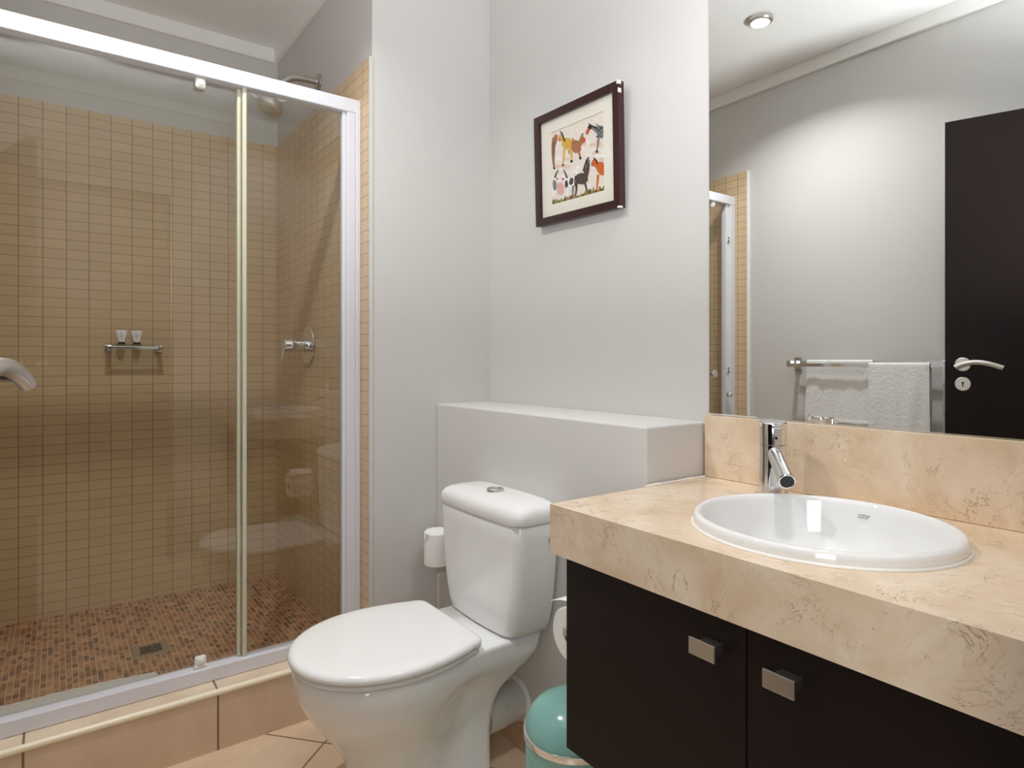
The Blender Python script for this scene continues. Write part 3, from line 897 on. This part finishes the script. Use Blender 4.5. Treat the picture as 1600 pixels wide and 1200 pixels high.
bo = part('bowl', bm, CERAMIC, ba, smooth=True, angle=60)
bm = lathe([(0.030, 0), (0.030, 0.003), (0.024, 0.004), (0.022, 0.002), (0.002, 0.004)], (BC.x, BC.y, CZ1 - 0.1285), (0, 0, 1), 36)
part('drain', bm, CHROME, ba, smooth=True, label='round chrome drain')
bm = loft(bmesh.new(), [ering(1.0, 0.0002), ering(1.018, 0.0004), ering(1.012, 0.003), ering(0.999, 0.0042)], False, False)
part('sealant', bm, SILIC, ba, smooth=True, label='white sealant line around the rim')
# printed maker's mark on the inside of the far rim
td = bpy.data.curves.new('logo', 'FONT')
td.body = 'Roca'; td.size = 0.0095; td.align_x = 'CENTER'; td.extrude = 0.0002; td.space_character = 1.08
tmp = bpy.data.objects.new('logo', td)
C.objects.link(tmp)
bpy.context.view_layer.update()
me = bpy.data.meshes.new_from_object(tmp.evaluated_get(bpy.context.evaluated_depsgraph_get()))
bpy.data.objects.remove(tmp, do_unlink=True)
bm = bmesh.new(); bm.from_mesh(me); bpy.data.meshes.remove(me)
add_box(bm, -0.0098, 0.0025, -0.0037, -0.0026, 0, 0.0003)
add_box(bm, 0.004, 0.008, -0.0038, -0.0026, 0, 0.0003)
ang = math.radians(93)
rimp = Vector((BC.x + BA * 0.905 * math.cos(ang), BC.y + BB * 0.905 * math.sin(ang), CZ1 - 0.005))
nrm = Vector((-math.cos(ang) * 0.85, -math.sin(ang) * 0.85, 0.52)).normalized()
xt = Vector((math.sin(ang), -math.cos(ang), 0))
yt = nrm.cross(xt)
M = Matrix((xt, yt, nrm)).transposed().to_4x4()
M.translation = rimp + nrm * 0.0012
bmesh.ops.transform(bm, matrix=M, verts=bm.verts[:])
part('logo', bm, LOGOM, bo, label='dark printed maker mark')

# tap
FX, FY = 1.2275, -0.1035
ft = thing('basin_tap', 'chrome single lever tap at the back left of the basin', 'tap', (FX, FY, CZ1))
part('body', lathe([(0.0300, 0.0003), (0.0300, 0.004), (0.0285, 0.02), (0.0270, 0.06), (0.0268, 0.098), (0.0268, 0.110), (0.0255, 0.1105)], (FX, FY, CZ1), (0, 0, 1), 48), CHROME, ft, smooth=True)
dv = Vector((0.70, -0.714, 0)).normalized()
bm = bmesh.new()
n = 48
rings = []
for r_, h, tl in ((0.0255, 0.1108, 0), (0.0272, 0.112, 0), (0.0275, 0.149, 0.10), (0.0272, 0.1575, 0.12), (0.0255, 0.1595, 0.12), (0.002, 0.1605, 0.12)):
    ring = []
    for k in range(n):
        o_ = Vector((math.cos(2 * math.pi * k / n), math.sin(2 * math.pi * k / n), 0)) * r_
        ring.append(Vector((FX, FY, CZ1 + h - tl * o_.dot(dv) * 0.8)) + o_)
    rings.append(ring)
loft(bm, rings)
hn = part('lever_head', bm, CHROME, ft, smooth=True)
M = Matrix.Translation(Vector((FX, FY, CZ1 + 0.1505)) + dv * 0.026) @ Matrix.Rotation(math.atan2(dv.y, dv.x), 4, 'Z')
part('lever_tip', box(-0.006, 0.010, -0.009, 0.009, -0.0035, 0.003, 0.002, M=M), CHROME, hn)
part('temperature_mark', lathe([(0.0030, 0), (0.0030, 0.0012)], Vector((FX, FY, CZ1 + 0.127)) + dv * 0.0270, dv, 16), DARK, hn, label='small dark dot on the tap head')
sd_ = (dv * 0.92 + Vector((0, 0, -0.40))).normalized()
s0 = Vector((FX, FY, CZ1 + 0.096)) + dv * 0.012
part('spout', tube([s0, s0 + sd_ * 0.05, s0 + sd_ * 0.096], [0.0168, 0.0160, 0.0156], 32), CHROME, ft, smooth=True)
bm = lathe([(0.0156, 0.0), (0.0170, 0.001), (0.0170, 0.012), (0.0155, 0.0135), (0.0135, 0.0132), (0.0132, 0.010), (0.002, 0.010)], s0 + sd_ * 0.096, sd_, 32)
ae = part('aerator', bm, CHROME, ft, smooth=True)
part('grille', lathe([(0.0128, 0.0), (0.0128, 0.0008)], s0 + sd_ * 0.1065, sd_, 32), BLACKP, ae, label='dark aerator grille')

# ---------------------------------------------------------------- picture
PC = Vector((0.512, -0.003, 1.580))
pf = thing('framed_picture', 'dark framed picture of painted horses on the grey wall', 'picture', PC)
PM = Matrix.Translation(PC) @ Matrix.Rotation(math.radians(1.4), 4, 'Y') @ Matrix.Rotation(math.radians(2.6), 4, 'X')
PW, PH, FW, FD = 0.389, 0.359, 0.0245, 0.024
def pic(name, bm, mats, label=None, parent=pf):
    bmesh.ops.transform(bm, matrix=PM, verts=bm.verts[:])
    return part(name, bm, mats, parent, label=label)
bm = bmesh.new()
add_box(bm, -PW / 2, -PW / 2 + FW, -FD, 0, 0, PH, 0.0015)
add_box(bm, PW / 2 - FW, PW / 2, -FD, 0, 0, PH, 0.0015)
add_box(bm, -PW / 2 + FW, PW / 2 - FW, -FD, 0, 0, FW, 0.0015)
add_box(bm, -PW / 2 + FW, PW / 2 - FW, -FD, 0, PH - FW, PH, 0.0015)
# chipped white corners
for (cx, cz, a, b) in ((PW / 2 - 0.006, PH - 0.010, 0.0065, 0.0106), (PW / 2 - 0.009, 0.0, 0.0095, 0.005), (PW / 2 - 0.001, PH - 0.034, 0.0015, 0.012)):
    add_box(bm, cx, cx + a, -FD - 0.0004, -FD + 0.012, cz - 0.0003, cz + b, mat=1)
pic('frame', bm, [PFRAME, SILIC])
bm = bmesh.new()
IW, IH = PW / 2 - FW, (PH - 2 * FW) / 2
zc_ = PH / 2
QW, QH = 0.242, 0.232
add_box(bm, -IW, -QW / 2, -0.012, -0.009, zc_ - IH, zc_ + IH)
add_box(bm, QW / 2, IW, -0.012, -0.009, zc_ - IH, zc_ + IH)
add_box(bm, -QW / 2, QW / 2, -0.012, -0.009, zc_ - IH, zc_ - QH / 2)
add_box(bm, -QW / 2, QW / 2, -0.012, -0.009, zc_ + QH / 2, zc_ + IH)
pic('mat_board', bm, MATB)
# painted sheet: paint patches are thin shapes of the sheet itself
HOM = [0.0007899687453648726, -1.5924508279059133e-05, -0.2984926725578059, -0.00019486094393963722, -0.000535685563526145, 0.4003352616974974, 0.0002624511615776509, -5.36048157062965e-05]
def hom(x, y):
    d = HOM[6] * x + HOM[7] * y + 1
    return (HOM[0] * x + HOM[1] * y + HOM[2]) / d, (HOM[3] * x + HOM[4] * y + HOM[5]) / d
PCOL = {}
def pc(name, r, g, b):
    PCOL[name] = (len(PCOL), plain('paint_' + name, srgb(r, g, b), 0.9, nscale=90, amount=0.12))
pc('paper', 238, 228, 216); pc('brown', 132, 88, 60); pc('yellow', 222, 172, 66); pc('tan', 172, 108, 66); pc('green', 130, 128, 62); pc('grey', 128, 130, 132)
pc('black', 44, 40, 44); pc('orange', 208, 104, 40); pc('red', 206, 84, 60); pc('white', 244, 242, 238); pc('pink', 226, 176, 164); pc('dark', 84, 66, 60); pc('grass', 150, 134, 62); pc('peach', 232, 204, 184)
bm = box(-QW / 2 - 0.004, QW / 2 + 0.004, -0.0088, -0.008, zc_ - QH / 2 - 0.004, zc_ + QH / 2 + 0.004, mat=0)
lay = [0]
def paint(col, pts):
    lay[0] += 1
    y = -0.0089 - lay[0] * 0.000012
    vs = []
    for p in pts:
        u, v_ = hom(*p)
        u = max(-QW / 2, min(QW / 2, u)); v_ = max(-QH / 2, min(QH / 2, v_))
        vs.append(bm.verts.new((u, y, zc_ + v_)))
    f = bm.faces.new(vs); f.material_index = PCOL[col][0]
def blob(col, cx, cy, rx, ry, rot=0, n=16, wob=0.08, seed=0):
    rr = random.Random(seed + int(cx * 7 + cy))
    c, s = math.cos(rot), math.sin(rot)
    pts = []
    for k in range(n):
        a = 2 * math.pi * k / n
        q = 1 + rr.uniform(-wob, wob)
        x, y = rx * math.cos(a) * q, ry * math.sin(a) * q
        pts.append((cx + x * c - y * s, cy + x * s + y * c))
    paint(col, pts)
def limb(col, pts, w0, w1):
    n = len(pts)
    l, r_ = [], []
    for i, (x, y) in enumerate(pts):
        a = pts[max(0, i - 1)]; b = pts[min(n - 1, i + 1)]
        dx, dy = b[0] - a[0], b[1] - a[1]; d = math.hypot(dx, dy) or 1
        w_ = (w0 + (w1 - w0) * i / (n - 1)) / 2
        l.append((x - dy / d * w_, y + dx / d * w_)); r_.append((x + dy / d * w_, y - dx / d * w_))
    paint(col, l + r_[::-1])
for k in range(26):
    rr = random.Random(100 + k)
    blob('peach' if k % 2 else 'white', rr.uniform(240, 550), rr.uniform(430, 800), rr.uniform(12, 34), rr.uniform(6, 16), rr.uniform(-.5, .5), seed=k)
# left brown horse, cut by the edge
limb('brown', [(252, 470), (240, 520), (240, 580)], 34, 22); limb('brown', [(240, 570), (243, 620), (247, 655)], 16, 10); blob('tan', 256, 470, 12, 24, 0.2); blob('black', 248, 658, 8, 6)
# yellow horse
blob('yellow', 332, 505, 36, 38, -0.2); limb('yellow', [(318, 500), (300, 482), (288, 456)], 32, 20); blob('yellow', 284, 466, 11, 20, 0.3); blob('orange', 280, 482, 8, 9)
limb('black', [(284, 430), (296, 442), (306, 470), (314, 490)], 8, 14); limb('yellow', [(312, 535), (307, 590), (303, 632)], 13, 8); limb('yellow', [(350, 530), (357, 570), (357, 600)], 16, 9)
blob('black', 303, 637, 8, 7); blob('black', 357, 612, 9, 9); limb('dark', [(362, 470), (370, 490), (364, 520)], 6, 10)
# tan horse looking right
blob('tan', 385, 522, 32, 40, -0.25); limb('tan', [(398, 510), (418, 492), (430, 470)], 34, 22); blob('red', 430, 478, 13, 20, -0.3); limb('green', [(404, 500), (412, 476), (428, 440)], 12, 12)
limb('tan', [(402, 550), (408, 575), (411, 592)], 14, 9); blob('black', 411, 592, 8, 9); limb('green', [(340, 545), (342, 570)], 9, 5)
# dappled grey horse, upper right
blob('grey', 542, 428, 34, 40, -0.35); limb('grey', [(528, 425), (500, 408), (474, 396)], 40, 18); blob('black', 470, 402, 12, 18, 0.5); blob('red', 457, 428, 10, 22, 0.35)
limb('black', [(462, 378), (486, 394), (518, 410)], 6, 12); limb('grey', [(526, 450), (522, 500), (515, 545)], 16, 9); blob('black', 514, 550, 9, 9)
for k in range(16):
    rr = random.Random(300 + k); blob('black', rr.uniform(512, 555), rr.uniform(385, 460), 4, 5, seed=k)
# pair of pale horses, lower left
limb('white', [(262, 720), (250, 770), (246, 830)], 34, 24); blob('grey', 252, 760, 13, 34); blob('white', 268, 716, 14, 24, 0.2); blob('red', 268, 722, 7, 7); limb('black', [(274, 668), (262, 690), (254, 716)], 6, 12)
blob('white', 342, 745, 34, 34, -0.1); limb('white', [(330, 740), (318, 716), (308, 700)], 30, 18); blob('white', 304, 714, 12, 22, -0.2); blob('red', 304, 722, 8, 7)
limb('black', [(306, 666), (318, 684), (330, 716)], 6, 12); blob('black', 326, 752, 10, 24); blob('dark', 356, 735, 13, 24, .2); limb('white', [(336, 770), (332, 820), (326, 850)], 14, 8); limb('grey', [(368, 760), (366, 800), (370, 830)], 14, 8)
blob('pink', 288, 780, 24, 38); 
# dark horse
blob('dark', 420, 716, 40, 34, -0.35); limb('dark', [(440, 710), (456, 660), (462, 624)], 34, 18); blob('dark', 460, 622, 11, 22, -0.2); blob('grey', 467, 612, 6, 14)
limb('black', [(466, 584), (452, 602), (440, 640), (432, 672)], 7, 12); limb('dark', [(390, 735), (388, 785), (381, 826)], 14, 8); limb('dark', [(438, 735), (450, 770), (455, 800)], 15, 8); blob('black', 381, 828, 7, 6); blob('black', 456, 800, 8, 8)
limb('black', [(384, 700), (378, 730), (380, 765)], 9, 5)
# orange horse, cut by the right edge
blob('orange', 546, 652, 32, 42, -0.2); limb('orange', [(530, 650), (512, 632), (500, 606)], 36, 20); blob('orange', 494, 618, 12, 22, 0.25); blob('red', 487, 628, 7, 11); limb('black', [(496, 588), (510, 602), (520, 624)], 8, 12)
limb('orange', [(522, 690), (518, 740), (514, 780)], 14, 8); blob('black', 514, 785, 7, 6)
# grass along the foot
for k in range(26):
    rr = random.Random(500 + k)
    x = 246 + 312 * k / 25; yb = 880 - 98 * (x - 240) / 323
    h = rr.uniform(14, 40)
    paint('grass' if k % 3 else 'dark', [(x - 10, yb), (x - 6, yb - h * .6), (x + rr.uniform(-4, 4), yb - h), (x + 7, yb - h * .5), (x + 11, yb)])
pic('print', bm, [m for _, m in sorted(PCOL.values(), key=lambda q: q[0])])
pic('glazing', box(-IW, IW, -0.0155, -0.0135, zc_ - IH, zc_ + IH), PGLASS)

# ---------------------------------------------------------------- door, ajar against the opposite wall
DF = Vector((1.0255, -1.3955)); DA = 0.315
de = Vector((math.cos(DA), -math.sin(DA), 0)); dn = Vector((math.sin(DA), math.cos(DA), 0))
DM = Matrix((de, dn, Vector((0, 0, 1)))).transposed().to_4x4()
DM.translation = Vector((DF.x, DF.y, 0))
dr_ = thing('door_1', 'dark wooden door standing open, seen in the mirror', 'door', (DF.x, DF.y, 0.0))
dr_['kind'] = 'structure'
def dpart(name, bm, mats, parent, smooth=False, label=None):
    bmesh.ops.transform(bm, matrix=DM, verts=bm.verts[:])
    return part(name, bm, mats, parent, smooth, label)
leaf = dpart('leaf', box(0, 0.835, -0.038, 0, 0.008, 2.035, 0.0015), DOORW, dr_)
HZL, HZE = 1.120, 1.047
def lever_set(sgn, y0):
    bm = lathe([(0.0255, 0), (0.0255, 0.006), (0.023, 0.008), (0.004, 0.0082)], (0.055, y0, HZL), (0, sgn, 0), 40)
    dpart('rose', bm, SATIN, dr_, True, 'round satin metal rose behind the lever')
    pts = [(0.032 + 0.140 * k / 16, y0 + sgn * 0.046, HZL - 0.012 + 0.020 * math.sin(math.pi * (k / 16) ** 0.85)) for k in range(17)]
    bm = tube(pts, 0.0098, 24)
    add_tube(bm, [(0.055, y0 + sgn * 0.006, HZL - 0.001), (0.055, y0 + sgn * 0.046, HZL - 0.001)], 0.0085, 20)
    dpart('lever', bm, SATIN, dr_, True, 'bowed satin metal lever')
    bm = lathe([(0.0255, 0), (0.0255, 0.006), (0.023, 0.008), (0.004, 0.0082)], (0.055, y0, HZE), (0, sgn, 0), 40)
    es = dpart('escutcheon', bm, SATIN, dr_, True, 'round satin metal key escutcheon')
    bm = lathe([(0.0042, 0.008), (0.0042, 0.0088)], (0.055, y0, HZE + 0.004), (0, sgn, 0), 20)
    add_box(bm, 0.0530, 0.0570, y0 + sgn * 0.0080 if sgn > 0 else y0 - 0.0088, y0 + 0.0088 if sgn > 0 else y0 - 0.0080, HZE - 0.010, HZE + 0.003)
    dpart('keyhole', bm, DARK, es)
lever_set(1, 0.0)
lever_set(-1, -0.038)
for z in (0.25, 1.02, 1.80):
    dpart('hinge', tube([(0.8385, 0.002, z - 0.05), (0.8385, 0.002, z + 0.05)], 0.0055, 16), STEEL, dr_, True)

# ---------------------------------------------------------------- towel rail and towels (seen in the mirror)
YW = -R - TT
tr = thing('towel_rail', 'chrome double towel rail on the wall, seen in the mirror', 'towel rail', (0.72, YW, 1.115))
YF, YK, ZR = -1.600, -1.642, 1.113
part('front_bar', box(0.278, 1.24, YF - 0.005, YF + 0.005, ZR - 0.008, ZR + 0.008, 0.0015), CHROME, tr)
part('back_bar', box(0.300, 1.22, YK - 0.005, YK + 0.005, ZR + 0.004, ZR + 0.020, 0.0015), CHROME, tr)
for x in (0.285, 1.225):
    bm = box(x - 0.010, x + 0.010, YW + 0.0005, YF + 0.006, ZR - 0.010, ZR + 0.022, 0.002)
    add_box(bm, x - 0.018, x + 0.018, YW + 0.0003, YW + 0.010, ZR - 0.024, ZR + 0.036, 0.002)
    part('bracket', bm, CHROME, tr)
def towel(x0, x1, yb, zb, drop_f, drop_b, label, seed, gap=0.0078, thick=0.007, layers=1):
    """sheet folded over a bar: front side towards the room (+y)"""
    rng = random.Random(seed)
    prof = []
    nseg = 26
    rr = gap + thick / 2
    for k in range(nseg + 1):
        prof.append((yb + rr, zb - drop_f * (1 - k / nseg)))
    for k in range(1, 10):
        a = math.pi * k / 10
        prof.append((yb + rr * math.cos(a), zb + rr * math.sin(a)))
    for k in range(nseg + 1):
        prof.append((yb - rr, zb - drop_b * (k / nseg)))
    nx = 28
    ph = [rng.uniform(0, 6.28) for _ in range(4)]
    bm = bmesh.new()
    g = []
    for i in range(nx + 1):
        u = i / nx
        col = []
        for j, (y, z) in enumerate(prof):
            low = max(0.0, (zb - z)) / max(drop_f, 0.01)
            side = 1 if y > yb else -0.25
            wv = 0.0045 * math.sin(u * 7 + ph[0]) + 0.003 * math.sin(u * 15 + ph[1] + low * 2)
            xx = x0 + (x1 - x0) * u + low * 0.006 * math.sin(ph[2] + u * 2) + rng.uniform(-.0007, .0007)
            yy = y + side * (abs(wv) * min(1, low * 3)) + rng.uniform(-.0006, .0006)
            col.append(bm.verts.new((xx, yy, z)))
        g.append(col)
    for i in range(nx):
        for j in range(len(prof) - 1):
            bm.faces.new((g[i][j], g[i + 1][j], g[i + 1][j + 1], g[i][j + 1]))
    bmesh.ops.recalc_face_normals(bm, faces=bm.faces[:])
    bmesh.ops.solidify(bm, geom=bm.faces[:], thickness=thick)
    return bm
def make_towel(x0, x1, yb, zb, df, db, label, seed, hem):
    t = thing('towel', label, 'towel', ((x0 + x1) / 2, yb, zb), 'white towels on the rail')
    part('cloth', towel(x0, x1, yb, zb, df, db, label, seed), TERRY, t, smooth=True, angle=80)
    if hem:
        part('hem_band', box(x0 + 0.004, x1 - 0.004, yb + 0.0175, yb + 0.0215, zb - df + 0.05, zb - df + 0.062, 0.0015), SEATM, t, label='smooth woven hem band')
make_towel(0.357, 0.660, YK, ZR + 0.013, 0.33, 0.33, 'white towel folded over the rail, nearest the shower in mirror', 1, True)
make_towel(0.662, 0.902, YF, ZR + 0.001, 0.42, 0.40, 'white towel in the middle of the rail, over the front bar', 2, False)
make_towel(0.935, 1.180, YK, ZR + 0.013, 0.44, 0.40, 'white towel on the rail mostly hidden behind the open door', 3, False)

# ---------------------------------------------------------------- downlights
for i, (x, y) in enumerate(LAMPS):
    lab = ['round recessed downlight in the ceiling, seen in the mirror', 'round recessed downlight in the ceiling above the wash basin'][i]
    d = thing('downlight', lab, 'ceiling light', (x, y, ZC), 'ceiling downlights')
    part('ring', lathe([(0.052, -0.0003), (0.052, 0.014), (0.047, 0.019), (0.033, 0.0165), (0.030, 0.006), (0.030, -0.0003)], (x, y, ZC), (0, 0, -1), 40, cap0=False, cap1=False), STEEL, d, smooth=True)
    part('bulb', lathe([(0.0295, 0.001), (0.0295, 0.0085), (0.002, 0.0100)], (x, y, ZC), (0, 0, -1), 32), GLOW, d, smooth=True)

sc.cycles.max_bounces = 14
sc.cycles.transparent_max_bounces = 24
sc.cycles.diffuse_bounces = 6
sc.cycles.glossy_bounces = 8
sc.cycles.sample_clamp_indirect = 6.0
sc.cycles.caustics_reflective = False
